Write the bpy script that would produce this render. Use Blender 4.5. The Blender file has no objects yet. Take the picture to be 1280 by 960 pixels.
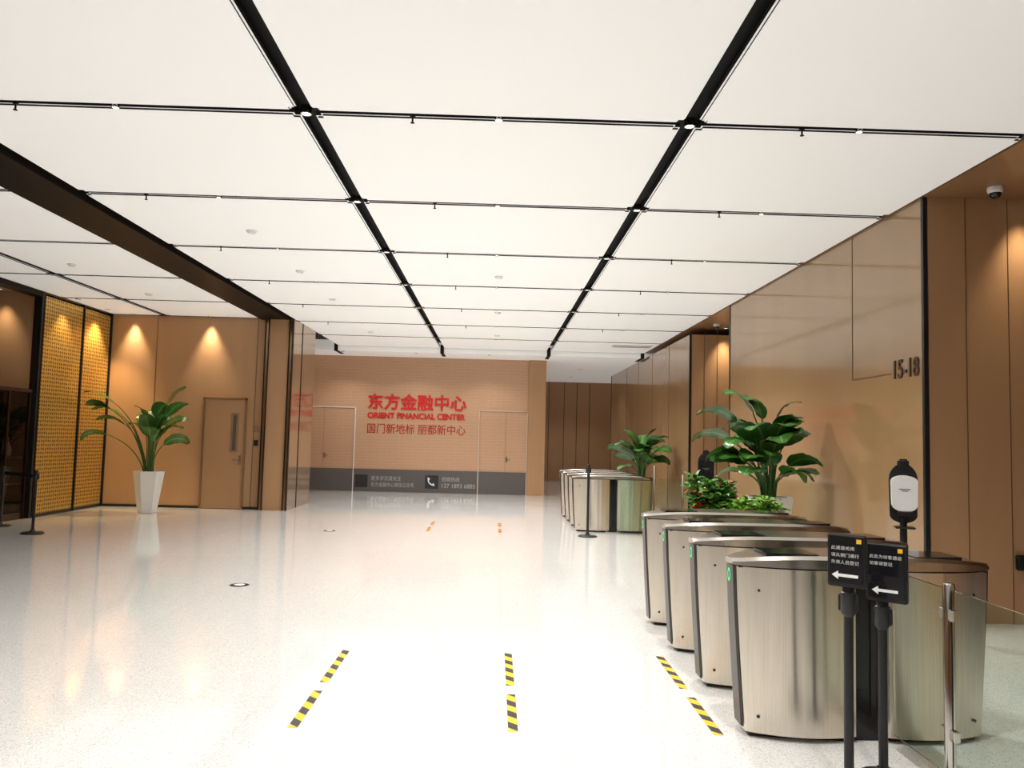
import bpy, bmesh, math, random
from mathutils import Vector, Matrix
random.seed(7)
S = bpy.context.scene
COL = S.collection
PI = math.pi

# ------------------------------------------------------------------ materials
def mat(name, col=(0.5,0.5,0.5), rough=0.5, metal=0.0, spec=0.5, coat=0.0, emit=None, es=0.0, trans=0.0, alpha=1.0, ior=1.45, aniso=0.0):
    m = bpy.data.materials.new(name); m.use_nodes = True
    b = m.node_tree.nodes['Principled BSDF']
    b.inputs['Base Color'].default_value = (*col,1)
    b.inputs['Roughness'].default_value = rough
    b.inputs['Metallic'].default_value = metal
    b.inputs['Specular IOR Level'].default_value = spec
    b.inputs['Coat Weight'].default_value = coat
    b.inputs['Coat Roughness'].default_value = 0.06
    b.inputs['Transmission Weight'].default_value = trans
    b.inputs['IOR'].default_value = ior
    b.inputs['Alpha'].default_value = alpha
    if aniso:
        b.inputs['Anisotropic'].default_value = aniso
        b.inputs['Anisotropic Rotation'].default_value = 0.25
        t=m.node_tree.nodes.new('ShaderNodeTangent'); t.direction_type='RADIAL'; t.axis='Z'
        m.node_tree.links.new(t.outputs['Tangent'],b.inputs['Tangent'])
    if emit:
        b.inputs['Emission Color'].default_value = (*emit,1)
        b.inputs['Emission Strength'].default_value = es
    return m
def N(m, t, **kw):
    n = m.node_tree.nodes.new(t)
    for k,v in kw.items(): setattr(n,k,v)
    return n
def L(m, a, b): m.node_tree.links.new(a,b)
def bsdf(m): return m.node_tree.nodes['Principled BSDF']
def ramp(m, pts):
    r = N(m,'ShaderNodeValToRGB'); e = r.color_ramp.elements
    e[0].position=pts[0][0]; e[0].color=(*pts[0][1],1)
    e[1].position=pts[-1][0]; e[1].color=(*pts[-1][1],1)
    for p,c in pts[1:-1]:
        x=e.new(p); x.color=(*c,1)
    return r
def objcoord(m, scale=(1,1,1), rot=(0,0,0)):
    t=N(m,'ShaderNodeTexCoord'); mp=N(m,'ShaderNodeMapping')
    mp.inputs['Scale'].default_value=scale; mp.inputs['Rotation'].default_value=rot
    L(m,t.outputs['Object'],mp.inputs['Vector']); return mp.outputs['Vector']

# terrazzo floor
M_floor = mat('terrazzo',(0.7,0.7,0.68),0.1,spec=0.95,coat=0.2)
v=objcoord(M_floor)
vo=N(M_floor,'ShaderNodeTexVoronoi'); vo.inputs['Scale'].default_value=210; L(M_floor,v,vo.inputs['Vector'])
sep=N(M_floor,'ShaderNodeSeparateColor'); L(M_floor,vo.outputs['Color'],sep.inputs['Color'])
r=ramp(M_floor,[(0.0,(0.38,0.375,0.36)),(0.18,(0.65,0.645,0.625)),(0.5,(0.735,0.73,0.71)),(1.0,(0.79,0.785,0.765))])
L(M_floor,sep.outputs[0],r.inputs['Fac'])
br=N(M_floor,'ShaderNodeTexBrick'); br.offset=0.0
br.inputs['Scale'].default_value=1.0; br.inputs['Brick Width'].default_value=1.45; br.inputs['Row Height'].default_value=1.45
br.inputs['Mortar Size'].default_value=0.003; br.inputs['Color1'].default_value=(1,1,1,1); br.inputs['Color2'].default_value=(0.97,0.97,0.97,1); br.inputs['Mortar'].default_value=(0.88,0.87,0.86,1)
L(M_floor,v,br.inputs['Vector'])
mx=N(M_floor,'ShaderNodeMix',data_type='RGBA',blend_type='MULTIPLY'); mx.inputs['Factor'].default_value=1
L(M_floor,r.outputs['Color'],mx.inputs['A']); L(M_floor,br.outputs['Color'],mx.inputs['B'])
L(M_floor,mx.outputs['Result'],bsdf(M_floor).inputs['Base Color'])
no=N(M_floor,'ShaderNodeTexNoise'); no.inputs['Scale'].default_value=1.5; L(M_floor,v,no.inputs['Vector'])
mr=N(M_floor,'ShaderNodeMapRange'); mr.inputs['To Min'].default_value=0.05; mr.inputs['To Max'].default_value=0.10
L(M_floor,no.outputs['Fac'],mr.inputs['Value']); L(M_floor,mr.outputs['Result'],bsdf(M_floor).inputs['Roughness'])

def tinted(name, c1, c2, scale, rough, metal=0, stretch=(1,1,1), **kw):
    m=mat(name,c1,rough,metal,**kw); v=objcoord(m,stretch)
    n=N(m,'ShaderNodeTexNoise'); n.inputs['Scale'].default_value=scale; n.inputs['Detail'].default_value=4
    L(m,v,n.inputs['Vector']); r=ramp(m,[(0.3,c1),(0.7,c2)]); L(m,n.outputs['Fac'],r.inputs['Fac'])
    L(m,r.outputs['Color'],bsdf(m).inputs['Base Color']); return m
M_brown = tinted('tan_laminate',(0.44,0.255,0.132),(0.47,0.275,0.145),3,0.32,stretch=(1,1,0.1))
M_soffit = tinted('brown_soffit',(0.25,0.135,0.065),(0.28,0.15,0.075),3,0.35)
M_glasswall = tinted('back_painted_glass',(0.335,0.205,0.098),(0.365,0.225,0.11),1,0.11,stretch=(1,1,0.3),spec=0.75,coat=0.3)
M_panel = mat('ceiling_membrane_glow',(0.78,0.775,0.76),0.6,emit=(1.0,0.98,0.945),es=0.26)  # panels are no lamps; added emission stands in for reflected light
M_white = mat('white_paint_glow',(0.80,0.795,0.78),0.6,emit=(1.0,0.98,0.945),es=0.2)  # plain paint with a weak glow added to lighten the lower ceiling
M_black = mat('black_plenum',(0.008,0.008,0.008),0.8)
M_gap = mat('dark_gap',(0.014,0.013,0.012),0.7)
M_blackm = mat('black_powder_coat',(0.012,0.012,0.013),0.35)
M_blackg = mat('black_gloss',(0.01,0.01,0.012),0.08)
M_bronze = tinted('dark_bronze',(0.010,0.007,0.005),(0.015,0.010,0.007),4,0.5,0.0,spec=0.12)
M_bronzem = mat('polished_bronze',(0.30,0.21,0.13),0.15,0.9)
M_colglass = mat('bronze_mirror_cladding',(0.40,0.27,0.16),0.08,0.6,coat=0.3)
M_frame = mat('brown_metal_frame',(0.13,0.075,0.04),0.35)
M_dframe = mat('tan_door_frame',(0.24,0.135,0.07),0.35)
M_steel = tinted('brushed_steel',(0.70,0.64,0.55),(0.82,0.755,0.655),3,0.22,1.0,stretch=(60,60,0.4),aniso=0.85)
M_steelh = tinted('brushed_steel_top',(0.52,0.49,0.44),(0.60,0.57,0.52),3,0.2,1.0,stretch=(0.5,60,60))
M_cap = mat('dark_steel_edge',(0.06,0.055,0.05),0.3,0.8)
M_polish = mat('polished_steel',(0.7,0.68,0.65),0.12,1.0)
M_gold = mat('gold_mesh',(0.8,0.5,0.15),0.3,0.6)
v=objcoord(M_gold,(1,14,14))
bk=N(M_gold,'ShaderNodeTexVoronoi'); bk.inputs['Scale'].default_value=1.0; bk.inputs['Randomness'].default_value=0.15; L(M_gold,v,bk.inputs['Vector'])
r=ramp(M_gold,[(0.0,(0.12,0.07,0.018)),(0.22,(0.18,0.10,0.025)),(0.36,(0.72,0.47,0.12)),(1.0,(0.84,0.58,0.17))]); L(M_gold,bk.outputs['Distance'],r.inputs['Fac'])
L(M_gold,r.outputs['Color'],bsdf(M_gold).inputs['Base Color'])
M_pot = mat('white_planter',(0.82,0.82,0.81),0.3)
M_soil = tinted('soil',(0.03,0.02,0.012),(0.08,0.05,0.03),30,0.95)
def leafmat(name, edge, mid):
    m=mat(name,edge,0.30); u=N(m,'ShaderNodeUVMap'); sx=N(m,'ShaderNodeSeparateXYZ'); L(m,u.outputs['UV'],sx.inputs['Vector'])
    a=N(m,'ShaderNodeMath',operation='SUBTRACT'); a.inputs[1].default_value=0.5; L(m,sx.outputs['X'],a.inputs[0])
    b=N(m,'ShaderNodeMath',operation='ABSOLUTE'); L(m,a.outputs[0],b.inputs[0])
    r=ramp(m,[(0.0,mid),(0.05,edge),(0.5,tuple(c*0.8 for c in edge))]); L(m,b.outputs[0],r.inputs['Fac'])
    L(m,r.outputs['Color'],bsdf(m).inputs['Base Color']); return m
M_leaf = leafmat('leaf_green',(0.042,0.15,0.020),(0.22,0.40,0.08))
M_leafy = leafmat('leaf_yellow_green',(0.14,0.32,0.03),(0.45,0.5,0.1))
M_leafm = leafmat('leaf_mid_green',(0.07,0.21,0.03),(0.28,0.42,0.1))
M_red = leafmat('red_bract',(0.50,0.015,0.012),(0.7,0.1,0.03))
M_stem = mat('stem_green',(0.05,0.13,0.025),0.45)
M_redtxt = mat('red_lettering',(0.60,0.018,0.014),0.4)
M_dkred = mat('red_slogan_lettering',(0.42,0.03,0.018),0.5)
M_whtxt = mat('white_lettering',(0.8,0.8,0.78),0.5)
M_sgtxt = mat('soft_white_lettering',(0.55,0.55,0.54),0.5)
M_grtxt = mat('pale_grey_lettering',(0.42,0.41,0.40),0.5)
M_line = mat('pale_line',(0.70,0.56,0.44),0.5)
M_seam = mat('tan_seam',(0.36,0.21,0.12),0.5)
M_dktxt = mat('bronze_lettering',(0.07,0.045,0.028),0.3,0.4)
M_grey = mat('grey_graphic',(0.115,0.103,0.098),0.4)
M_iconbg = mat('dark_icon',(0.03,0.028,0.03),0.4)
M_green = mat('green_led',(0.0,0.4,0.15),0.4,emit=(0.02,0.8,0.3),es=1.0)
M_lens = mat('lamp_lens',(0.9,0.9,0.85),0.3,emit=(1.0,0.95,0.88),es=3.0)
M_glass = mat('clear_glass',(0.78,0.90,0.81),0.0,spec=0.5,trans=1.0,ior=1.12)
M_wood = tinted('dark_red_wood',(0.022,0.010,0.007),(0.045,0.016,0.011),5,0.18,stretch=(3,3,0.3))
M_smoke = mat('smoked_glass',(0.5,0.45,0.42),0.02,trans=1.0,ior=1.2)
M_door = tinted('door_laminate',(0.41,0.237,0.123),(0.44,0.257,0.137),3,0.3,stretch=(1,1,0.1))
M_dglass = mat('dark_window_glass',(0.10,0.09,0.08),0.08)
M_plastic = mat('white_plastic',(0.8,0.8,0.8),0.3)
M_yel = mat('yellow_logo',(0.8,0.45,0.02),0.5)
M_feat = mat('brick_print_wall',(0.5,0.3,0.18),0.4)
v=objcoord(M_feat,(1,1,1),(PI/2,0,0))
br=N(M_feat,'ShaderNodeTexBrick'); br.inputs['Scale'].default_value=1.0; br.inputs['Brick Width'].default_value=0.36; br.inputs['Row Height'].default_value=0.09
br.inputs['Mortar Size'].default_value=0.006; br.inputs['Color1'].default_value=(0.53,0.322,0.198,1); br.inputs['Color2'].default_value=(0.545,0.332,0.206,1); br.inputs['Mortar'].default_value=(0.58,0.37,0.24,1)
L(M_feat,v,br.inputs['Vector']); L(M_feat,br.outputs['Color'],bsdf(M_feat).inputs['Base Color'])
def stripes(name, c1, c2, k):
    m=mat(name,c1,0.45); t=N(m,'ShaderNodeTexCoord'); s=N(m,'ShaderNodeSeparateXYZ'); L(m,t.outputs['Object'],s.inputs['Vector'])
    a=N(m,'ShaderNodeMath',operation='ADD'); L(m,s.outputs['X'],a.inputs[0]); L(m,s.outputs['Y'],a.inputs[1])
    b=N(m,'ShaderNodeMath',operation='MULTIPLY'); b.inputs[1].default_value=k; L(m,a.outputs[0],b.inputs[0])
    c=N(m,'ShaderNodeMath',operation='FRACT'); L(m,b.outputs[0],c.inputs[0])
    d=N(m,'ShaderNodeMath',operation='GREATER_THAN'); d.inputs[1].default_value=0.5; L(m,c.outputs[0],d.inputs[0])
    x=N(m,'ShaderNodeMix',data_type='RGBA'); x.inputs['A'].default_value=(*c1,1); x.inputs['B'].default_value=(*c2,1)
    L(m,d.outputs[0],x.inputs['Factor']); L(m,x.outputs['Result'],bsdf(m).inputs['Base Color']); return m
M_tape = stripes('hazard_tape',(0.90,0.46,0.01),(0.02,0.02,0.02),5.2)
M_tapeo = stripes('orange_tape',(0.80,0.26,0.01),(0.05,0.03,0.03),3.2)

# ------------------------------------------------------------------ geometry helpers
def link(o, parent=None):
    COL.objects.link(o)
    if parent: o.parent=parent
    return o
def meshobj(name, verts, faces, m, parent=None, smooth=False, loc=(0,0,0)):
    me=bpy.data.meshes.new(name); me.from_pydata(verts,[],faces); me.update()
    if m: me.materials.append(m)
    if smooth:
        for p in me.polygons: p.use_smooth=True
    o=bpy.data.objects.new(name,me); o.location=loc
    return link(o,parent)
def frombm(name,bm,m,parent=None,smooth=False,loc=(0,0,0)):
    bmesh.ops.recalc_face_normals(bm,faces=bm.faces)
    me=bpy.data.meshes.new(name); bm.to_mesh(me); bm.free()
    if m: me.materials.append(m)
    if smooth:
        for p in me.polygons: p.use_smooth=True
    o=bpy.data.objects.new(name,me); o.location=loc
    return link(o,parent)
def box(name,x0,x1,y0,y1,z0,z1,m,parent=None,bevel=0.0):
    """box; object origin at its bottom centre"""
    cx,cy,cz=(x0+x1)/2,(y0+y1)/2,z0
    bm=bmesh.new(); bmesh.ops.create_cube(bm,size=1)
    for v in bm.verts:
        v.co=Vector((v.co.x*(x1-x0), v.co.y*(y1-y0), (v.co.z+0.5)*(z1-z0)))
    if bevel>0: bmesh.ops.bevel(bm,geom=list(bm.edges),offset=bevel,segments=3,affect='EDGES')
    return frombm(name,bm,m,parent,False,(cx,cy,cz))
def lathe(name,prof,seg,m,parent=None,smooth=True,loc=(0,0,0),rot0=0.0):
    vs=[];fs=[]
    for r,z in prof:
        for i in range(seg):
            a=rot0+2*PI*i/seg; vs.append((r*math.cos(a),r*math.sin(a),z))
    n=len(prof)
    for j in range(n-1):
        for i in range(seg):
            a=j*seg+i;b=j*seg+(i+1)%seg
            fs.append((a,b,b+seg,a+seg))
    fs.append(tuple(range(seg))[::-1]); fs.append(tuple((n-1)*seg+i for i in range(seg)))
    o=meshobj(name,vs,fs,m,parent,False,loc)
    if smooth:
        for p in o.data.polygons:
            p.use_smooth = len(p.vertices)==4
        o.data.set_sharp_from_angle(angle=math.radians(40))
    return o
def empty(name,loc,rz=0.0):
    e=bpy.data.objects.new(name,None); e.location=loc; e.rotation_euler=(0,0,rz); e.empty_display_size=0.2
    return link(e)
def tag(o,label,cat,group=None,kind=None):
    o['label']=label; o['category']=cat
    if group: o['group']=group
    if kind: o['kind']=kind
    return o
def struct(o): o['kind']='structure'; return o
def sbox(*a,**k): return struct(box(*a,**k))
def clone(root, loc, rz=None):
    r=root.copy(); r.location=loc
    if rz is not None: r.rotation_euler=(0,0,rz)
    COL.objects.link(r)
    def rec(src,dst):
        for c in src.children:
            d=c.copy(); COL.objects.link(d); d.parent=dst; rec(c,d)
    rec(root,r); return r
def text(name,body,m,w,h,parent=None,loc=(0,0,0),rot=(PI/2,0,0),ext=0.004,thick=0.0):
    """real lettering mesh fitted to a w x h box; loc = lower-left corner; thick = stroke weight (m) built by stacked offsets"""
    cu=bpy.data.curves.new(name,'FONT'); cu.body=body; cu.size=1; cu.extrude=0.0; cu.space_line=1.15
    t=bpy.data.objects.new(name,cu); COL.objects.link(t)
    dg=bpy.context.evaluated_depsgraph_get(); me=bpy.data.meshes.new_from_object(t.evaluated_get(dg))
    bpy.data.objects.remove(t); bpy.data.curves.remove(cu)
    xs=[v.co.x for v in me.vertices]; ys=[v.co.y for v in me.vertices]
    w2=w-2*thick; h2=h-2*thick
    sx=w2/(max(xs)-min(xs)); sy=h2/(max(ys)-min(ys)); x0,y0=min(xs),min(ys)
    base=[((v.co.x-x0)*sx+thick,(v.co.y-y0)*sy+thick) for v in me.vertices]
    bf=[tuple(p.vertices) for p in me.polygons]
    offs=[(0,0)] if thick==0 else [(0,0)]+[(thick*math.cos(i*PI/4),thick*math.sin(i*PI/4)) for i in range(8)]
    V=[];F=[]
    for k,(ox,oy) in enumerate(offs):
        b=len(V); V+=[(x+ox,y+oy,0.0002*k) for x,y in base]; F+=[tuple(i+b for i in f) for f in bf]
    me2=bpy.data.meshes.new(name); me2.from_pydata(V,[],F); me2.update()
    bm=bmesh.new(); bm.from_mesh(me2)
    r=bmesh.ops.extrude_face_region(bm,geom=list(bm.faces))
    for v in [g for g in r['geom'] if isinstance(g,bmesh.types.BMVert)]: v.co.z+=ext
    bm.to_mesh(me2); bm.free(); me2.materials.append(m); bpy.data.meshes.remove(me)
    o=bpy.data.objects.new(name,me2); o.location=loc; o.rotation_euler=rot
    return link(o,parent)

# ------------------------------------------------------------------ camera
f=1000.0
cam=bpy.data.cameras.new('camera'); cam.lens=36*f/1280; cam.sensor_width=36; cam.clip_start=0.05
co=bpy.data.objects.new('camera',cam); COL.objects.link(co)
a=Vector(((618-640)/f,-(548-480)/f,-1)).normalized()
ex=Vector((1,-0.025,0)); ex=(ex-a*ex.dot(a)).normalized(); ez=ex.cross(a)
R=Matrix((ex,a,ez))
co.matrix_world=Matrix.Translation((0,0,1.6))@R.to_4x4()
S.camera=co

# ------------------------------------------------------------------ room shell
ZC=4.01; ZL=3.88
GX=[-4.35,-1.48,1.42,4.05]; D0=5.9; DD=2.25; YE=D0+7*DD
sbox('floor',-12,9.3,-8,31.8,-0.1,0,M_floor)
sbox('ceiling',-8.2,4.05,-8,YE,4.16,4.3,M_black)
sbox('ceiling_lower',-8.2,9.3,YE,31.8,ZL,4.3,M_white)
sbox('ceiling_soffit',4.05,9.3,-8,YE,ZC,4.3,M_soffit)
sbox('ceiling_alcove',-12,-8.2,-8,17.2,ZC,4.3,M_brown)
sbox('wall_feature',-8.2,0.96,23.1,23.6,0,ZL,M_feat)
sbox('wall_pilaster',0.96,1.45,22.98,31.4,0,ZL,M_brown)
sbox('wall_back',1.45,9.3,31.4,31.8,0,ZL,M_brown)
sbox('wall_behind',-12,9.3,-8.3,-8,0,4.3,M_brown)
sbox('wall_east',9.0,9.3,-8,31.4,0,4.01,M_brown)
for i,(y0,y1,zt) in enumerate([(-8,2.8,ZC),(7.45,13.75,ZC),(16.6,27.9,ZC)]):
    zt=ZC if i<2 else ZL
    sbox('wall_right_core_%d'%i,4.09,9.0,y0,y1,0,zt,M_brown)
    sbox('wall_right_glass_%d'%i,4.05,4.09,y0+0.03,y1-0.03,0,zt,M_glasswall)
    sbox('trim_%d'%(i*2+1),4.04,4.08,y0-0.01,y0+0.03,0,zt,M_blackm)
    sbox('trim_%d'%(i*2+2),4.04,4.08,y1-0.03,y1+0.01,0,zt,M_blackm)
tn=[10]
def joint(x0,x1,y0,y1,z0,z1,m=M_bronze):
    o=sbox('trim_%d'%tn[0],x0,x1,y0,y1,z0,z1,m); tn[0]+=1; return o
joint(4.045,4.05,8.97,8.98,2.36,ZC,M_frame); joint(4.045,4.05,8.10,8.98,2.355,2.365,M_frame)
for y in (18.6,20.6,22.6,24.6): joint(4.045,4.05,y,y+0.01,0,ZL,M_frame)
for x in (4.45,4.86,5.3,5.9): joint(x,x+0.005,7.444,7.45,0,ZC,M_frame)
for x in (4.35,4.62): joint(x,x+0.008,16.59,16.6,0,ZC,M_frame)
for x in (2.1,2.7,3.2,3.7): joint(x,x+0.012,31.38,31.4,0,ZL)
# left wall
sbox('wall_left_end',-8.2,-4.85,16.9,17.2,0,ZC,M_brown)
for x in (-7.15,-5.05): joint(x,x+0.008,16.89,16.9,0,ZC,M_frame)
sbox('baseboard_left',-8.1,-4.85,16.88,16.9,0,0.05,M_blackm)
# column
sbox('wall_column',-4.83,-4.30,16.8,18.8,0,ZC,M_brown)
sbox('wall_column_glass',-4.30,-4.27,16.83,18.8,0,ZC,M_colglass)
for x in (-4.86,-4.36):
    joint(x,x+0.025,16.76,16.8,0,ZC); joint(x+0.025,x+0.07,16.765,16.8,0,ZC,M_bronzem); joint(x+0.07,x+0.085,16.76,16.8,0,ZC)
joint(-4.275,-4.262,17.55,17.59,0,ZC)
sbox('wall_left_rear',-8.2,-5.55,17.2,23.1,0,ZC,M_brown)
sbox('ceiling_beam',-4.98,-4.38,-8,16.9,3.98,4.16,M_bronze)
# side wall with gold screens (x=-8.1), opening 11.6-14.3
sbox('wall_left',-8.25,-8.2,14.3,16.9,0,ZC,M_wood)
sbox('wall_left_front',-8.3,-8.1,-8,11.6,0,ZC,M_brown)
sbox('wall_left_header',-8.3,-8.1,11.6,14.3,3.92,ZC,M_bronze)
sbox('wall_alcove_back',-12.2,-12.0,-8,17.2,0,4.3,M_brown)
sbox('wall_alcove_end',-12.0,-8.25,14.32,14.5,0,ZC,M_brown)
joint(-8.2,-8.11,14.30,14.36,0,ZC,M_blackm)
joint(-8.2,-8.09,15.735,15.765,0,ZC,M_blackm)
joint(-8.2,-8.09,16.86,16.9,0,ZC,M_blackm)
for j,(y0,y1) in enumerate([(14.38,15.72),(15.78,16.84)]):
    e=empty('metal_screen',(-8.12,(y0+y1)/2,0))
    w=y1-y0
    box('mesh_sheet',-0.012,0.012,-w/2+0.015,w/2-0.015,0.06,3.95,M_gold,e)
    for s in (-1,1):
        box('frame_post',-0.018,0.018,s*w/2-0.015*(s>0),s*w/2+0.015*(s<0),0,3.98,M_blackm,e)
    box('frame_rail',-0.018,0.018,-w/2+0.015,w/2-0.015,0,0.06,M_blackm,e)
    tag(e,'golden woven metal screen in a slim black frame','screen','golden wall screens')

# feature wall base strip, door outlines
sbox('baseboard_feature',-5.9,0.95,23.07,23.1,0,0.64,M_grey)
def flushdoor(n,x0,x1,zt,hx,m):
    struct(box('door_%d'%n,x0+0.03,x1-0.03,23.094,23.1,0.64,zt-0.03,M_feat))
    for (a0,a1,c0,c1) in ((x0,x0+0.022,0,zt),(x1-0.022,x1,0,zt),(x0,x1,zt-0.022,zt)):
        joint(a0,a1,23.065,23.1,c0,c1,m)
    h=empty('door_handle',(hx,23.07,1.0))
    box('handle_plate',-0.022,0.022,0.005,0.032,-0.08,0.08,M_polish,h,0.003)
    box('lever',-0.02,0.10,-0.04,-0.022,-0.01,0.012,M_polish,h,0.003)
    box('spindle',-0.012,0.012,-0.04,0.006,-0.01,0.012,M_polish,h)
    tag(h,'small steel lever handle on a flush wall door','door handle','flush door handles')
flushdoor(2,-5.4,-4.0,2.40,-4.85,M_whtxt); flushdoor(3,-0.46,0.95,2.40,0.36,M_line)
joint(-4.9,-4.888,23.09,23.1,0.64,2.37,M_seam); joint(0.31,0.322,23.09,23.1,0.64,2.37,M_seam)

# left wall door
dx0,dx1,dz=-6.1,-5.2,2.31
d=sbox('door_1',dx0+0.04,dx1-0.04,16.86,16.9,0.01,dz-0.04,M_door)
for (a0,a1,c0,c1) in ((dx0,dx0+0.035,0,dz),(dx1-0.035,dx1,0,dz),(dx0,dx1,dz-0.035,dz)):
    joint(a0,a1,16.84,16.9,c0,c1,M_dframe)
w=sbox('window_1',-5.46,-5.39,16.85,16.862,1.22,1.95,M_dglass)
for (a0,a1,c0,c1) in ((-5.50,-5.46,1.19,1.98),(-5.39,-5.35,1.19,1.98),(-5.46,-5.39,1.19,1.22),(-5.46,-5.39,1.95,1.98)):
    joint(a0,a1,16.84,16.86,c0,c1,M_polish)
h=empty('door_handle',(-5.29,16.85,1.02))
box('handle_plate',-0.025,0.025,-0.01,0.01,-0.1,0.1,M_polish,h,0.003)
box('lever',-0.13,0.015,-0.06,-0.04,-0.01,0.012,M_polish,h,0.003)
box('spindle',-0.012,0.012,-0.06,-0.01,-0.01,0.012,M_polish,h)
tag(h,'steel lever handle on the brown door','door handle')
for z in (1.6,1.32):
    e=box('wall_switch',-5.03,-4.94,16.885,16.9,z,z+0.12,M_blackm if z<1.5 else M_polish,None,0.004)
    tag(e,'small square control plate on brown wall beside the door','switch')
e=box('wall_control_box',4.88,5.12,7.39,7.45,0.5,0.64,M_blackm,None,0.01); tag(e,'small dark control box low on brown wall','control box')

# ------------------------------------------------------------------ ceiling panels
def panelmesh(w,l):
    bm=bmesh.new(); bmesh.ops.create_cube(bm,size=1)
    for v in bm.verts: v.co=Vector((v.co.x*w,v.co.y*l,v.co.z*0.05+0.025))
    ve=[e for e in bm.edges if abs(e.verts[0].co.z-e.verts[1].co.z)>0.01]
    bmesh.ops.bevel(bm,geom=ve,offset=0.045,segments=4,affect='EDGES')
    be=[e for e in bm.edges if max(e.verts[0].co.z,e.verts[1].co.z)<0.01]
    bmesh.ops.bevel(bm,geom=be,offset=0.014,segments=2,affect='EDGES')
    bmesh.ops.recalc_face_normals(bm,faces=bm.faces)
    for fc in bm.faces:
        if fc.normal.z>-0.25: fc.material_index=1
    me=bpy.data.meshes.new('ceiling_panel'); bm.to_mesh(me); bm.free(); me.materials.append(M_panel); me.materials.append(M_gap); return me
g=0.11; gr=0.07
cols=[(-8.1,-7.0),(-7.0,-4.96)]+[(GX[i],GX[i+1]) for i in range(3)]
for ci,(x0,x1) in enumerate(cols):
    xa=x0+(g/2 if ci not in (0,) else 0.01); xb=x1-(g/2 if ci not in (4,1) else 0.02)
    me=panelmesh(xb-xa,DD-gr)
    for k in range(-5,7):
        y=D0+(k+0.5)*DD
        if ci<2 and y>16.8: continue
        l=DD-gr; mm=me
        if ci<2 and y+l/2>16.85:
            y0=y-l/2; l=16.85-y0; y=y0+l/2; mm=panelmesh(xb-xa,l)
        o=bpy.data.objects.new('ceiling_panel',mm); o.location=((xa+xb)/2,y,ZC); COL.objects.link(o)
        tag(o,'large off-white ceiling panel with rounded corners and added glow','ceiling panel','ceiling panels')
for x in GX[:3]+[3.98]:
    joint(x-0.05,x+0.05,YE-0.01,YE+0.0,ZL,4.1,M_black)
    joint(x-0.05,x+0.05,YE-0.01,YE+0.9,ZL-0.01,ZL,M_black)

# lamps
def spot(loc,e,ang,blend,col,rad=0.05,aim=None):
    l=bpy.data.lights.new('lamp','SPOT'); l.energy=e; l.spot_size=math.radians(ang); l.spot_blend=blend; l.color=col; l.shadow_soft_size=rad
    o=bpy.data.objects.new('lamp',l); o.location=loc
    if aim: o.rotation_euler=(Vector(aim)-Vector(loc)).to_track_quat('-Z','Y').to_euler()
    return link(o)
def downlight(x,y,z=None,r=0.05,energy=0,ang=130,col=(1,0.97,0.93),aim=None,blend=0.6,label='small round recessed downlight in black ceiling gap'):
    z=ZC if z is None else z
    o=lathe('downlight',[(r*0.75,0.0),(r*0.78,-0.012),(r,-0.012),(r,0.05),(r*0.9,0.05)],20,M_polish,None,True,(x,y,z))
    lathe('lens',[(r*0.1,-0.004),(r*0.74,-0.004),(r*0.74,0.004)],20,M_lens,o,True)
    if energy: spot((x,y,z-0.03),energy,ang,blend,col,0.06,aim)
    tag(o,label,'downlight','ceiling downlights'); return o
for k in range(-2,7):
    y=D0+k*DD
    for x in (GX[1],GX[2]): downlight(x,y,r=0.042,energy=215 if k<1 else 260)
    for x in (-2.9,-0.03,2.72): downlight(x,y,r=0.03)
WW=(1.0,0.82,0.56)
for x in (-7.62,-6.02): downlight(x,16.77,r=0.05,energy=230,ang=62,col=WW,aim=(x,16.82,1.5),blend=1.0,label='round wall washer downlight above brown wall')
downlight(-7.88,16.2,r=0.05,energy=280,ang=80,col=(1,0.72,0.35),aim=(-8.05,16.2,0.5),label='round downlight above golden screen')
downlight(-7.85,15.0,r=0.05,energy=110,ang=80,col=(1,0.72,0.35),aim=(-8.1,15.0,1.0),label='round downlight above golden screen')
downlight(4.98,7.27,r=0.06,energy=90,ang=70,col=WW,aim=(4.98,7.37,1.0),blend=1.0,label='round downlight in brown soffit')
downlight(4.75,16.42,r=0.06,energy=140,ang=70,col=WW,aim=(4.75,16.5,1.0),blend=1.0,label='round downlight in brown soffit')
downlight(-8.75,14.12,r=0.05,energy=70,ang=70,col=WW,aim=(-8.75,14.3,1.5),blend=1.0,label='round downlight in alcove')
for y in (25.5,28.8): downlight(2.7,y,z=ZL,r=0.07,energy=90,label='added downlight in lower ceiling to brighten the corridor')  # made-up fittings, put in to light the corridor beyond
for x in (-4.2,-2.2,-0.2): downlight(x,21.85,z=ZL,r=0.05,energy=75,ang=135,label='added downlight in lower ceiling to brighten the corridor')  # extra lamps added only to brighten the feature wall

# sprinklers
def sprinkler(x,y):
    o=lathe('sprinkler',[(0.022,0.0),(0.022,-0.006),(0.007,-0.01),(0.007,-0.045),(0.016,-0.05),(0.016,-0.054),(0.003,-0.056)],12,M_bronze,None,True,(x,y,ZC+0.0))
    box('drop_pipe',-0.008,0.008,-0.008,0.008,0.0,0.15,M_bronze,o)
    tag(o,'small metal pendant sprinkler head hanging from ceiling gap','sprinkler','ceiling sprinklers')
for k in range(0,6):
    for x in (-3.64,-0.68,2.28): sprinkler(x,D0+k*DD)
def detector(x,y):
    o=lathe('smoke_detector',[(0.065,0.0),(0.065,-0.012),(0.05,-0.022),(0.045,-0.032),(0.01,-0.036)],20,M_plastic,None,True,(x,y,ZC))
    box('indicator',0.03,0.04,-0.005,0.005,-0.036,-0.028,M_grey,o)
    tag(o,'round white smoke detector on ceiling panel','smoke detector','ceiling smoke detectors')
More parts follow.
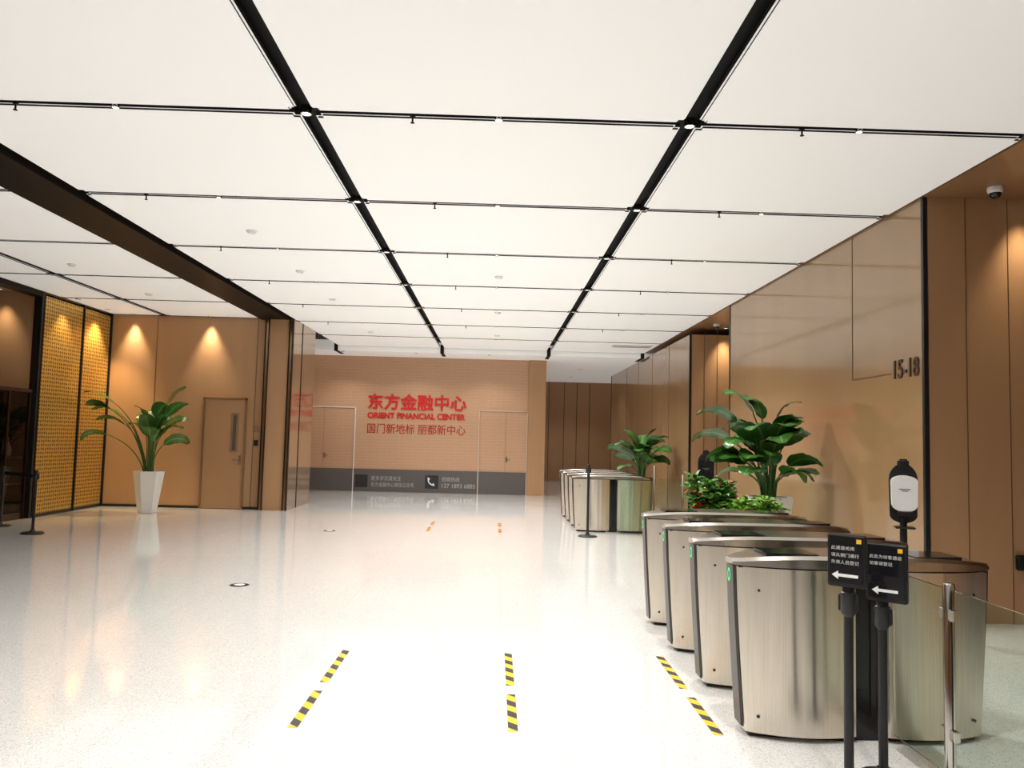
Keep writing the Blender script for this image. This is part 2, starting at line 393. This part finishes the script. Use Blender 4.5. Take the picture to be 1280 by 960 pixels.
for x,y in ((-2.97,9.5),(-2.95,11.8),(-2.95,14.2),(-2.95,18.6),(-6.3,11.8),(-6.2,14.2),(0.0,11.8),(0.0,15.2),(0.0,18.6)): detector(x,y)
def domecam(x,y):
    o=lathe('security_camera',[(0.065,0.015),(0.065,0.0),(0.07,-0.02),(0.06,-0.05),(0.055,-0.055)],24,M_plastic,None,True,(x,y,ZC))
    lathe('camera_dome',[(0.052,-0.05),(0.048,-0.075),(0.03,-0.098),(0.008,-0.105)],20,M_blackg,o)
    tag(o,'white dome security camera with black lens under brown soffit','camera','dome cameras')
domecam(4.53,7.10); domecam(4.42,15.9)
e=box('ceiling_vent',2.9,3.9,19.8,20.3,ZC-0.012,ZC,M_plastic)
for i in range(6): box('vent_slat',-0.45,0.45,-0.22+i*0.08,-0.19+i*0.08,-0.006,0.0,M_plastic,e)
tag(e,'rectangular white air vent on ceiling','vent')

# ------------------------------------------------------------------ feature wall graphics
s=empty('wall_sign',(-3.66,23.1,1.64))
text('chinese_title','东方金融中心',M_redtxt,2.83,0.46,s,(0,0,0.71),ext=0.03,thick=0.011)
text('english_title','ORIENT FINANCIAL CENTER',M_redtxt,2.80,0.18,s,(0,0,0.45),ext=0.02,thick=0.009)
text('slogan','国门新地标 丽都新中心',M_dkred,2.82,0.29,s,(0,0,0.02),ext=0.004,thick=0.003)
tag(s,'red Chinese and English lettering on brick-patterned wall','sign')
s=empty('wall_notice',(-3.95,23.07,0.12))
box('icon',0,0.36,-0.006,0.004,0.0,0.36,M_iconbg,s)
text('notice_text','更多资讯请关注',M_grtxt,0.85,0.13,s,(0.46,0,0.2),ext=0.004)
text('notice_text','东方金融中心微信公众号',M_grtxt,1.22,0.13,s,(0.46,0,0.02),ext=0.004)
tag(s,'pale follow-us text beside dark square icon on grey strip','sign')
s=empty('phone_notice',(-1.95,23.07,0.12))
box('icon',0,0.38,-0.006,0.004,0.0,0.38,M_iconbg,s)
vs=[];fs=[];n=16
for i in range(n+1):
    t=i/n; ang=math.radians(200+ t*140)
    th=0.018+0.032*(abs(t-0.5)*2)**4
    for rr in (0.125-th,0.125+th): vs.append((rr*math.cos(ang),0,rr*math.sin(ang)))
for i in range(n): fs.append((2*i,2*i+1,2*i+3,2*i+2))
hs=meshobj('handset',vs,fs,M_whtxt,s,False,(0.22,-0.01,0.24)); hs.rotation_euler=(0,math.radians(50),0)
text('notice_text','招商热线',M_grtxt,0.5,0.13,s,(0.48,0,0.21),ext=0.004)
text('notice_text','137 1893 6885',M_grtxt,0.95,0.12,s,(0.48,0,0.03),ext=0.004)
tag(s,'white phone icon and leasing hotline number on grey strip','sign')
s=empty('floor_number_sign',(4.0505,8.02,2.30))
text('floor_number','15-18',M_dktxt,0.48,0.19,s,(0,0,0),(PI/2,0,-PI/2),0.012,0.004)
tag(s,'bronze metal 15-18 floor numbers on glossy glass wall','sign')

# ------------------------------------------------------------------ turnstiles
TL=1.46
def plan(x):
    u=(x-TL/2)/(TL/2)
    return 0.075+0.075*(1-u*u)
def pod(name,xa,xb,z0,z1,m,parent,inset=0.0,taper=0.0,side=0,bulge=0.0):
    n=20; lev=[0,0.25,0.5,0.75,1.0]; vs=[];fs=[]
    for t in lev:
        z=z0+(z1-z0)*t; sh=taper*(1-t)**1.3
        pa=xa+(sh if side==-1 else 0); pb=xb-(sh if side==1 else 0)
        xs=[pa+(pb-pa)*i/n for i in range(n+1)]
        hw=[plan(x)-inset+bulge*math.sin(PI*i/n)**0.8 for i,x in enumerate(xs)]
        o=[(x,-h,z) for x,h in zip(xs,hw)]+[(x,h,z) for x,h in reversed(list(zip(xs,hw)))]
        vs+=o
    c=2*(n+1)
    for j in range(len(lev)-1):
        for i in range(c):
            a=j*c+i;b=j*c+(i+1)%c; fs.append((a,b,b+c,a+c))
    fs.append(tuple(range(c))[::-1]); fs.append(tuple((len(lev)-1)*c+i for i in range(c)))
    ob=meshobj(name,vs,fs,m,parent,True); ob.data.set_sharp_from_angle(angle=math.radians(40))
    return ob
def turnstile(loc):
    e=empty('turnstile',loc)
    pod('plinth',0.10,0.60,0,0.045,M_blackm,e,0.02); pod('plinth',0.86,TL-0.10,0,0.045,M_blackm,e,0.02)
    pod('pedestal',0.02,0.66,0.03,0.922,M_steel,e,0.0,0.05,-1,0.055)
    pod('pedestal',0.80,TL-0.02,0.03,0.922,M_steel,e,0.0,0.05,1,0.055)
    pod('cover_seam',0.03,TL-0.03,0.918,0.932,M_blackm,e,-0.012)
    pod('centre_column',0.66,0.80,0.0,0.925,M_blackg,e,0.03)
    for s in (-1,1):
        x=0.016 if s<0 else TL-0.016
        vs=[];fs=[]
        for i in range(9):
            t=i/8; z=0.05+0.872*t; sh=0.05*(1-t)**1.3
            xx=x+(-s)*sh
            for dx,yy in ((0,-0.080),(s*0.010,-0.06),(s*0.010,0.06),(0,0.080)):
                vs.append((xx+dx,yy,z))
        for i in range(8):
            for j in range(3): fs.append((i*4+j,i*4+j+1,i*4+j+5,i*4+j+4))
        meshobj('end_cap',vs,fs,M_cap,e,False)
    n=28; vs=[];fs=[]; rows=[]
    for i in range(n+1):
        x=TL*i/n; u=(x-TL/2)/(TL/2)
        hw=plan(x)+0.052*(1-abs(u)**6)+0.006
        if i in (0,n): hw-=0.015
        zt=1.0-0.030*abs(u)**4-0.008*u*u
        zb=0.93
        rows.append([(x,-hw,zb),(x,-hw,zt-0.018),(x,-hw+0.02,zt),(x,hw-0.02,zt),(x,hw,zt-0.018),(x,hw,zb)])
    for r in rows: vs+=r
    for i in range(n):
        for j in range(6):
            a=i*6+j;b=i*6+(j+1)%6; fs.append((a,a+6,b+6,b))
    fs.append(tuple(range(6))); fs.append(tuple(n*6+j for j in range(6))[::-1])
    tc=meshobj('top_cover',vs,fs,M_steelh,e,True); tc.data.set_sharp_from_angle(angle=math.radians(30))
    for xa,xb in ((0.18,0.46),(1.00,1.28)):
        pod('card_reader',xa,xb,0.985,1.002,M_blackg,e,0.0)
    for s in (-1,1):
        x=0.004 if s<0 else TL-0.004
        vs=[];fs=[]
        for i in range(21):
            a=2*PI*i/20
            for rr in (0.016,0.025): vs.append((x+s*0.002,rr*math.cos(a),0.865+rr*1.5*math.sin(a)))
        for i in range(20): fs.append((2*i,2*i+1,2*i+3,2*i+2))
        meshobj('indicator_light',vs,fs,M_green,e)
    for (x,z) in ((0.13,0.12),(0.13,0.80),(TL-0.13,0.12),(TL-0.13,0.80)):
        y=-plan(x)-0.028
        b=lathe('bolt',[(0.008,-0.01),(0.008,0.006),(0.004,0.009)],10,M_blackm,e,True,(x,y,z)); b.rotation_euler=(PI/2,0,0)
    return e
t0=turnstile((1.35,4.58,0))
tag(t0,'brushed steel turnstile with arched top and black card readers','turnstile','entry turnstiles')
for i in range(1,4): clone(t0,(1.35,4.58+i*0.88,0))
for i in range(4): clone(t0,(1.40,14.35+i*0.88,0))['label']='brushed steel turnstile farther along the lobby beside glass fence'

# ------------------------------------------------------------------ glass fences
def fencepost(e,x,y,h,r=0.022):
    lathe('post',[(r,0.0),(r,h-0.01),(r*0.8,h)],16,M_polish,e,True,(x,y,0))
    lathe('post_foot',[(r*2,0.0),(r*2,0.012),(r,0.02)],16,M_polish,e,True,(x,y,0))
e=empty('glass_fence',(2.17,3.3,0))
for y in (0.5,-1.0): fencepost(e,0,y,0.97,0.027)
for (y0,y1) in ((0.535,1.02),(-0.965,0.465)):
    box('glass_panel',-0.006,0.006,y0,y1,0.08,0.94,M_glass,e)
for z in (0.25,0.8):
    for s in (-1,1): box('clamp',-0.018,0.018,min(0.5+s*0.015,0.5+s*0.06),max(0.5+s*0.015,0.5+s*0.06),z,z+0.05,M_polish,e,0.004)
tag(e,'clear glass fence with round steel posts beside turnstile','fence')
e=empty('glass_fence',(2.15,13.95,0))
for x in (0.65,1.15,1.75): fencepost(e,x,0,1.2 if x<0.7 else 1.05)
for (x0,x1) in ((0.0,0.62),(0.68,1.12),(1.18,1.72)): box('glass_panel',x0,x1,-0.006,0.006,0.05,0.98,M_glass,e)
tag(e,'clear glass fence between turnstiles and glossy wall','fence')

# ------------------------------------------------------------------ stanchions
def stanchion(loc,h=0.95,sign=None,rz=0.0,base=0.16):
    e=empty('stanchion',loc,rz)
    lathe('base',[(base,0),(base,0.012),(base*0.9,0.022),(0.04,0.035),(0.03,0.06)],32,M_blackm,e)
    lathe('pole',[(0.022,0.03),(0.022,h-0.14),],16,M_blackm,e)
    lathe('belt_head',[(0.022,h-0.16),(0.036,h-0.14),(0.036,h-0.05),(0.028,h-0.045),(0.028,h-0.01),(0.02,h)],20,M_blackm,e)
    for s in (-1,1): box('belt_clip',s*0.036-0.008,s*0.036+0.008,-0.012,0.012,h-0.135,h-0.06,M_blackm,e,0.002)
    if sign:
        w,hh,sx,lines=sign
        box('sign_frame',sx-w/2,sx+w/2,-0.045,-0.015,h-0.02,h+hh,M_blackm,e,0.006)
        box('sign_face',sx-w/2+0.012,sx+w/2-0.012,-0.048,-0.045,h,h+hh-0.012,M_blackg,e)
        z=h+hh-0.072
        for ln in lines:
            text('sign_text',ln,M_sgtxt,min(w-0.04,0.021*len(ln)),0.018,e,(sx-w/2+0.02,-0.0485,z),ext=0.001); z-=0.033
        box('sign_logo',sx+w/2-0.04,sx+w/2-0.018,-0.0495,-0.048,h+hh-0.038,h+hh-0.018,M_yel,e)
        av=[(-0.065,0,0),(-0.035,0,0.020),(-0.035,0,0.007),(0.055,0,0.007),(0.055,0,-0.007),(-0.035,0,-0.007),(-0.035,0,-0.020)]
        meshobj('arrow',av,[tuple(range(7))],M_whtxt,e,False,(sx,-0.0495,h+0.035))
    return e
e=stanchion((1.69,3.80,0),0.965,(0.175,0.225,0.005,['此通道关闭','请从侧门通行','外来人员登记']),math.radians(-42),0.12)
tag(e,'black stanchion post with small black notice sign and arrow','stanchion','notice stanchions')
e=stanchion((1.925,3.95,0),0.875,(0.19,0.26,0.03,['此处为访客通道','访客请登记']),math.radians(-42),0.12)
tag(e,'black stanchion with larger black notice sign beside glass fence','stanchion','notice stanchions')
e=stanchion((1.60,13.5,0),1.2); tag(e,'black stanchion post near far turnstiles','stanchion')
e=stanchion((-6.9,12.3,0),0.95); tag(e,'black belt stanchion with retractable belt pulled out','stanchion','belt stanchions')
v=Vector((-7.87-(-6.9),13.1-12.3,0)); n=v.normalized(); s=Vector((-n.y,n.x,0))*0.001
vs=[tuple(p) for p in (n*0.035+s+Vector((0,0,0.83)),v-n*0.045+s+Vector((0,0,0.83)),v-n*0.045+s+Vector((0,0,0.88)),n*0.035+s+Vector((0,0,0.88)))]
meshobj('belt',vs,[(0,1,2,3)],M_blackm,e)
e=stanchion((-7.87,13.1,0),0.95); tag(e,'black belt stanchion beside the alcove opening','stanchion','belt stanchions')

# ------------------------------------------------------------------ sanitizer stands
def sanitizer(loc,rz,body):
    e=empty('sanitizer_dispenser',loc,rz)
    lathe('base',[(0.17,0),(0.17,0.012),(0.15,0.02),(0.03,0.03)],32,M_blackm,e)
    lathe('pole',[(0.03,0.02),(0.03,1.0)],16,M_blackm,e)
    def shield(name,w,z0,z1,y0,y1,m,topf=0.5,botf=0.25):
        pts=[];n=12
        for i in range(n+1):
            a=PI*i/n; pts.append((w/2*math.cos(a),z1-w*topf+w*topf*math.sin(a)))
        for i in range(n+1):
            a=PI+PI*i/n; pts.append((w/2*0.96*math.cos(a),z0+w*botf+w*botf*math.sin(a)))
        c=len(pts); vs=[(x,y0,z) for x,z in pts]+[(x,y1,z) for x,z in pts]
        fs=[tuple(range(c)),tuple(range(c,2*c))[::-1]]+[(i,i+c,(i+1)%c+c,(i+1)%c) for i in range(c)]
        return meshobj(name,vs,fs,m,e)
    shield('back_plate',0.225,0.96,1.47,-0.02,0.02,M_blackm,0.62,0.3)
    box('top_block',-0.045,0.045,-0.04,0.02,1.42,1.51,M_blackm,e,0.015)
    shield('dispenser_body',0.205,1.06,1.37,-0.11,-0.02,body,0.25,0.3)
    box('pump_bar',-0.06,0.06,-0.12,-0.08,1.02,1.07,M_blackm,e,0.01)
    box('drip_tray',-0.08,0.08,-0.14,0.0,0.92,0.935,M_blackm,e,0.005)
    for z,w in ((1.25,0.09),(1.235,0.05)): box('print_mark',-w/2,w/2,-0.112,-0.11,z,z+0.007,M_grey,e)
    return e
e=sanitizer((3.55,6.9,0),math.radians(-20),M_plastic); tag(e,'white hand sanitizer dispenser on black pole','sanitizer dispenser','sanitizer stands')
e=sanitizer((3.0,11.3,0),math.radians(-15),M_blackg); tag(e,'dark hand sanitizer stand partly hidden behind flowering plants','sanitizer dispenser','sanitizer stands')

# ------------------------------------------------------------------ plants
def bez(p0,p1,p2,t): return p0*(1-t)**2+p1*2*t*(1-t)+p2*t*t
def addtube(V,F,pts,r0,r1,seg=6):
    b=len(V); n=len(pts)
    for i,p in enumerate(pts):
        t=(pts[min(i+1,n-1)]-pts[max(i-1,0)]).normalized()
        s=t.cross(Vector((0.13,0.9,0.2))).normalized(); u=s.cross(t)
        r=r0+(r1-r0)*i/(n-1)
        for k in range(seg):
            a=2*PI*k/seg; q=p+s*math.cos(a)*r+u*math.sin(a)*r; V.append(tuple(q))
    for i in range(n-1):
        for k in range(seg):
            a=b+i*seg+k;c=b+i*seg+(k+1)%seg; F.append((a,c,c+seg,a+seg))
def addleaf(V,F,UV,p,d,Ln,W,droop,rnd,n=14,fold=0.18,twist=0.0,xlim=None):
    b=len(V); step=Ln/n; pos=p.copy(); d=d.normalized()
    h=Vector((d.x,d.y,0)); h=h.normalized() if h.length>1e-3 else Vector((1,0,0))
    side0=Vector((-h.y,h.x,0)); pitch=math.asin(max(-1,min(1,d.z)))
    for i in range(n+1):
        t=i/n
        cur=h*math.cos(pitch)+Vector((0,0,math.sin(pitch)))
        up=side0.cross(cur)*-1
        tw=twist; sd=side0*math.cos(tw)+up*math.sin(tw); upn=cur.cross(sd)
        if upn.dot(up)<0: upn=-upn
        w=W*0.5*max(0.02,math.sin(PI*min(1,(t**0.85*0.97+0.015)))**0.55)
        for j,u in enumerate((-1,-0.5,0,0.5,1)):
            rip=rnd.uniform(-0.010,0.010) if abs(u)>0.4 else 0
            q=pos+sd*(w*u)+upn*(abs(u)*w*fold+rip-0.16*w*(abs(u)>0.9))
            if xlim is not None and q.x>xlim: q.x=xlim-0.002*rnd.random()
            V.append(tuple(q)); UV.append((u*0.5+0.5,t))
        pos=pos+cur*step; pitch-=droop/n*(0.5+t)
    for i in range(n):
        for j in range(4):
            a=b+i*5+j; F.append((a,a+1,a+6,a+5))
def foliage(name,V,F,UV,m,parent):
    o=meshobj(name,V,F,m,parent,True); uv=o.data.uv_layers.new(name='UVMap')
    for lp in o.data.loops: uv.data[lp.index].uv=UV[lp.vertex_index]
    return o
def bigplant(loc,leaves,seed,rz=0.0,ph=0.8,rt=0.285,xlim=None):
    rnd=random.Random(seed); e=empty('potted_plant',loc,rz)
    lathe('pot',[(rt*0.56,0),(rt*0.6,0.01),(rt,ph),(rt*0.91,ph),(rt*0.88,ph-0.06)],6,M_pot,e,False,rot0=0.35)
    lathe('soil',[(rt*0.8,ph-0.08),(rt*0.8,ph-0.05),(0.1,ph-0.035)],12,M_soil,e)
    SV=[];SF=[];LV=[];LF=[];UV=[]
    for (az,r,z,Ln,W,droop) in leaves:
        a=math.radians(az); h=Vector((math.cos(a),math.sin(a),0))
        p0=h*rnd.uniform(0.02,0.09)+Vector((0,0,ph-0.05)); p2=h*r+Vector((0,0,z)); p1=h*(r*0.28)+Vector((0,0,ph+(z-ph)*0.72))
        pts=[bez(p0,p1,p2,i/10) for i in range(11)]
        addtube(SV,SF,pts,0.014,0.008)
        d=(pts[-1]-pts[-2]).normalized()
        addleaf(LV,LF,UV,p2,d,Ln,W,droop,rnd,twist=rnd.uniform(-0.6,0.6),xlim=xlim)
    meshobj('stems',SV,SF,M_stem,e,True)
    foliage('leaves',LV,LF,UV,M_leaf,e)
    return e
def autoleaves(seed,n,rmax,zmin,zmax,L0=0.5,L1=0.7,W=0.24,az0=0,az1=360):
    rnd=random.Random(seed); out=[]
    for i in range(n):
        az=az0+((i*137.5)%360)/360*(az1-az0)+rnd.uniform(-12,12); q=rnd.random()
        r=rmax*(0.2+0.8*q); z=zmax-(zmax-zmin)*(0.1+0.9*rnd.random())
        out.append((az,r,z,rnd.uniform(L0,L1),W*rnd.uniform(0.85,1.15),rnd.uniform(1.2,2.2)))
    return out
lv=[(183,0.75,2.12,0.62,0.28,1.0),(175,0.62,1.86,0.66,0.30,1.3),(190,0.50,1.70,0.55,0.29,1.5),(178,0.85,2.0,0.5,0.24,1.2),(200,0.8,1.5,0.5,0.24,1.9)]
lv+=[(10,0.22,2.02,0.6,0.32,0.9),(350,0.30,1.86,0.55,0.32,1.3),(20,0.26,1.65,0.48,0.33,1.6),(320,0.2,1.84,0.5,0.33,1.7),(0,0.2,1.5,0.5,0.33,1.9)]
lv+=autoleaves(31,11,0.28,1.3,1.82,0.42,0.52,0.33)
e=bigplant((-6.7,15.8,0),lv,3); tag(e,'tall bird of paradise plant in white tapered planter by brown wall','potted plant','tall potted plants')
lv=[(180,0.42,1.88,0.55,0.29,1.7),(172,0.48,1.66,0.52,0.30,1.8),(188,0.42,1.46,0.48,0.32,1.9),(200,0.25,1.99,0.52,0.29,1.6),(225,0.2,1.92,0.52,0.30,1.8),
    (330,0.08,1.86,0.46,0.30,1.8),(350,0.1,1.68,0.43,0.32,1.9),(300,0.12,1.72,0.48,0.32,2.0)]
lv+=autoleaves(41,24,0.30,1.2,1.78,0.40,0.50,0.32,150,330)
e=bigplant((3.40,9.85,0),lv,5,ph=0.97,rt=0.30,xlim=0.60); tag(e,'tall leafy plant in white tapered planter by glossy wall','potted plant','tall potted plants')
e=bigplant((3.28,17.8,0),autoleaves(9,26,0.38,1.05,1.66,0.42,0.52,0.33),9,xlim=0.7); tag(e,'leafy plant standing behind the far turnstiles','potted plant','tall potted plants')

def bush(loc,seed,ph,hr,pr,kind):
    rnd=random.Random(seed); e=empty('flowering_plant' if kind=='red' else 'leafy_shrub',loc)
    lathe('pot',[(pr*0.7,0),(pr*0.75,0.01),(pr,ph),(pr*0.9,ph),(pr*0.88,ph-0.04)],24,M_pot,e)
    lathe('soil',[(pr*0.85,ph-0.05),(pr*0.85,ph-0.03),(pr*0.3,ph-0.02)],16,M_soil,e)
    SV=[];SF=[];A=([],[],[]);B=([],[],[])
    for i in range(26):
        a=i*2.4; q=math.sqrt(rnd.random())*hr*0.82; top=Vector((q*math.cos(a),q*math.sin(a),ph+rnd.uniform(0.10,0.45)))
        p0=Vector((0.03*math.cos(a),0.03*math.sin(a),ph-0.03))
        addtube(SV,SF,[bez(p0,Vector((top.x*0.5,top.y*0.5,(p0.z+top.z)/2+0.05)),top,k/6) for k in range(7)],0.007,0.004,5)
        redtop = kind=='red' and i%4==0
        for tier,(T,zz,Ln,W) in enumerate(((A,-0.12,0.15,0.055),(A,-0.05,0.15,0.05),((B if redtop else A),0.0,0.12,0.05))):
            for k in range(7):
                b=k*2*PI/7+rnd.uniform(-.4,.4)+tier*0.5; d=Vector((math.cos(b),math.sin(b),rnd.uniform(0.2,1.3)))
                addleaf(T[0],T[1],T[2],top+Vector((0,0,zz+rnd.uniform(-0.03,0.03))),d,Ln*rnd.uniform(0.7,1.3),W,1.1,rnd,6,0.15,rnd.uniform(-0.5,0.5))
    meshobj('stems',SV,SF,M_stem,e,True)
    foliage('leaves',*A,M_leafm if kind=='red' else M_leafy,e)
    if B[0]: foliage('flowers',*B,M_red,e)
    return e
e=bush((2.48,9.0,0),21,0.76,0.28,0.2,'red'); tag(e,'leafy green plant with small red blooms in white pot','flower')
e=bush((2.70,8.2,0),22,0.58,0.30,0.2,'green'); tag(e,'low yellow-green leafy shrub in white pot','plant')

# ------------------------------------------------------------------ floor tapes / sockets
def tape(x,y0,y1,m=M_tape,w=0.055,lab='black and yellow hazard tape stuck on terrazzo floor',gr='hazard tapes'):
    o=box('hazard_tape',x-w/2,x+w/2,y0,y1,0.0,0.0015,m); tag(o,lab,'floor tape',gr)
for x in (-1.06,0.145,1.28):
    tape(x,4.50,5.14); tape(x,5.32,6.10)
for x in (-1.1,0.14): tape(x,13.7,14.35,M_tapeo,0.06,'orange and dark striped tape on floor','far floor tapes'); tape(x,14.65,15.3,M_tapeo,0.06,'orange and dark striped tape on floor','far floor tapes')
for (x,y) in ((-2.63,8.57),(-2.7,13.5)):
    o=lathe('floor_socket',[(0.10,0.0),(0.10,0.003),(0.095,0.004)],28,M_blackm,None,True,(x,y,0))
    lathe('socket_lid',[(0.055,0.004),(0.055,0.006),(0.05,0.007)],24,M_plastic,o)
    tag(o,'round floor socket cover with dark rim','floor socket','floor sockets')

# ------------------------------------------------------------------ display cabinet
e=empty('display_cabinet',(-8.42,13.34,0))
box('side_panel',-0.25,0.25,-0.92,-0.88,0,2.2,M_wood,e); box('side_panel',-0.25,0.25,0.88,0.92,0,2.2,M_wood,e)
box('back_panel',-0.25,-0.22,-0.88,0.88,0.1,2.2,M_wood,e); box('top_panel',-0.27,0.27,-0.94,0.94,2.2,2.26,M_wood,e); box('plinth',-0.25,0.23,-0.88,0.88,0,0.12,M_wood,e)
for z in (0.6,1.05,1.5): box('shelf',-0.22,0.20,-0.88,0.88,z,z+0.03,M_wood,e)
for y in (-0.3,0.3): box('mullion',0.22,0.25,y-0.02,y+0.02,0.12,2.2,M_wood,e)
for (y0,y1) in ((-0.87,-0.325),(-0.275,0.275),(0.325,0.87)): box('glass_door',0.228,0.236,y0,y1,0.13,2.19,M_smoke,e)
tag(e,'tall dark wood display cabinet with smoked glass doors','cabinet')
def vase(loc,m,h):
    o=lathe('vase',[(0.04,0),(0.065,0.02),(0.08,h*0.35),(0.045,h*0.7),(0.022,h*0.85),(0.03,h)],20,m,None,True,loc)
    tag(o,'small glazed vase standing on dark cabinet shelf','vase','cabinet vases')
M_v1=mat('red_glaze',(0.45,0.08,0.06),0.2); M_v2=mat('dusty_glaze',(0.40,0.22,0.16),0.2)
for i,y in enumerate((12.75,13.25,13.55,13.95)): vase((-8.36,y,1.08),(M_v1,M_v2)[i%2],0.33)

# ------------------------------------------------------------------ world / colour
w=bpy.data.worlds.new('world'); S.world=w; w.use_nodes=True
w.node_tree.nodes['Background'].inputs[0].default_value=(0.9,0.89,0.87,1); w.node_tree.nodes['Background'].inputs[1].default_value=0.1
S.view_settings.view_transform='Standard'; S.view_settings.look='None'; S.view_settings.exposure=0.0
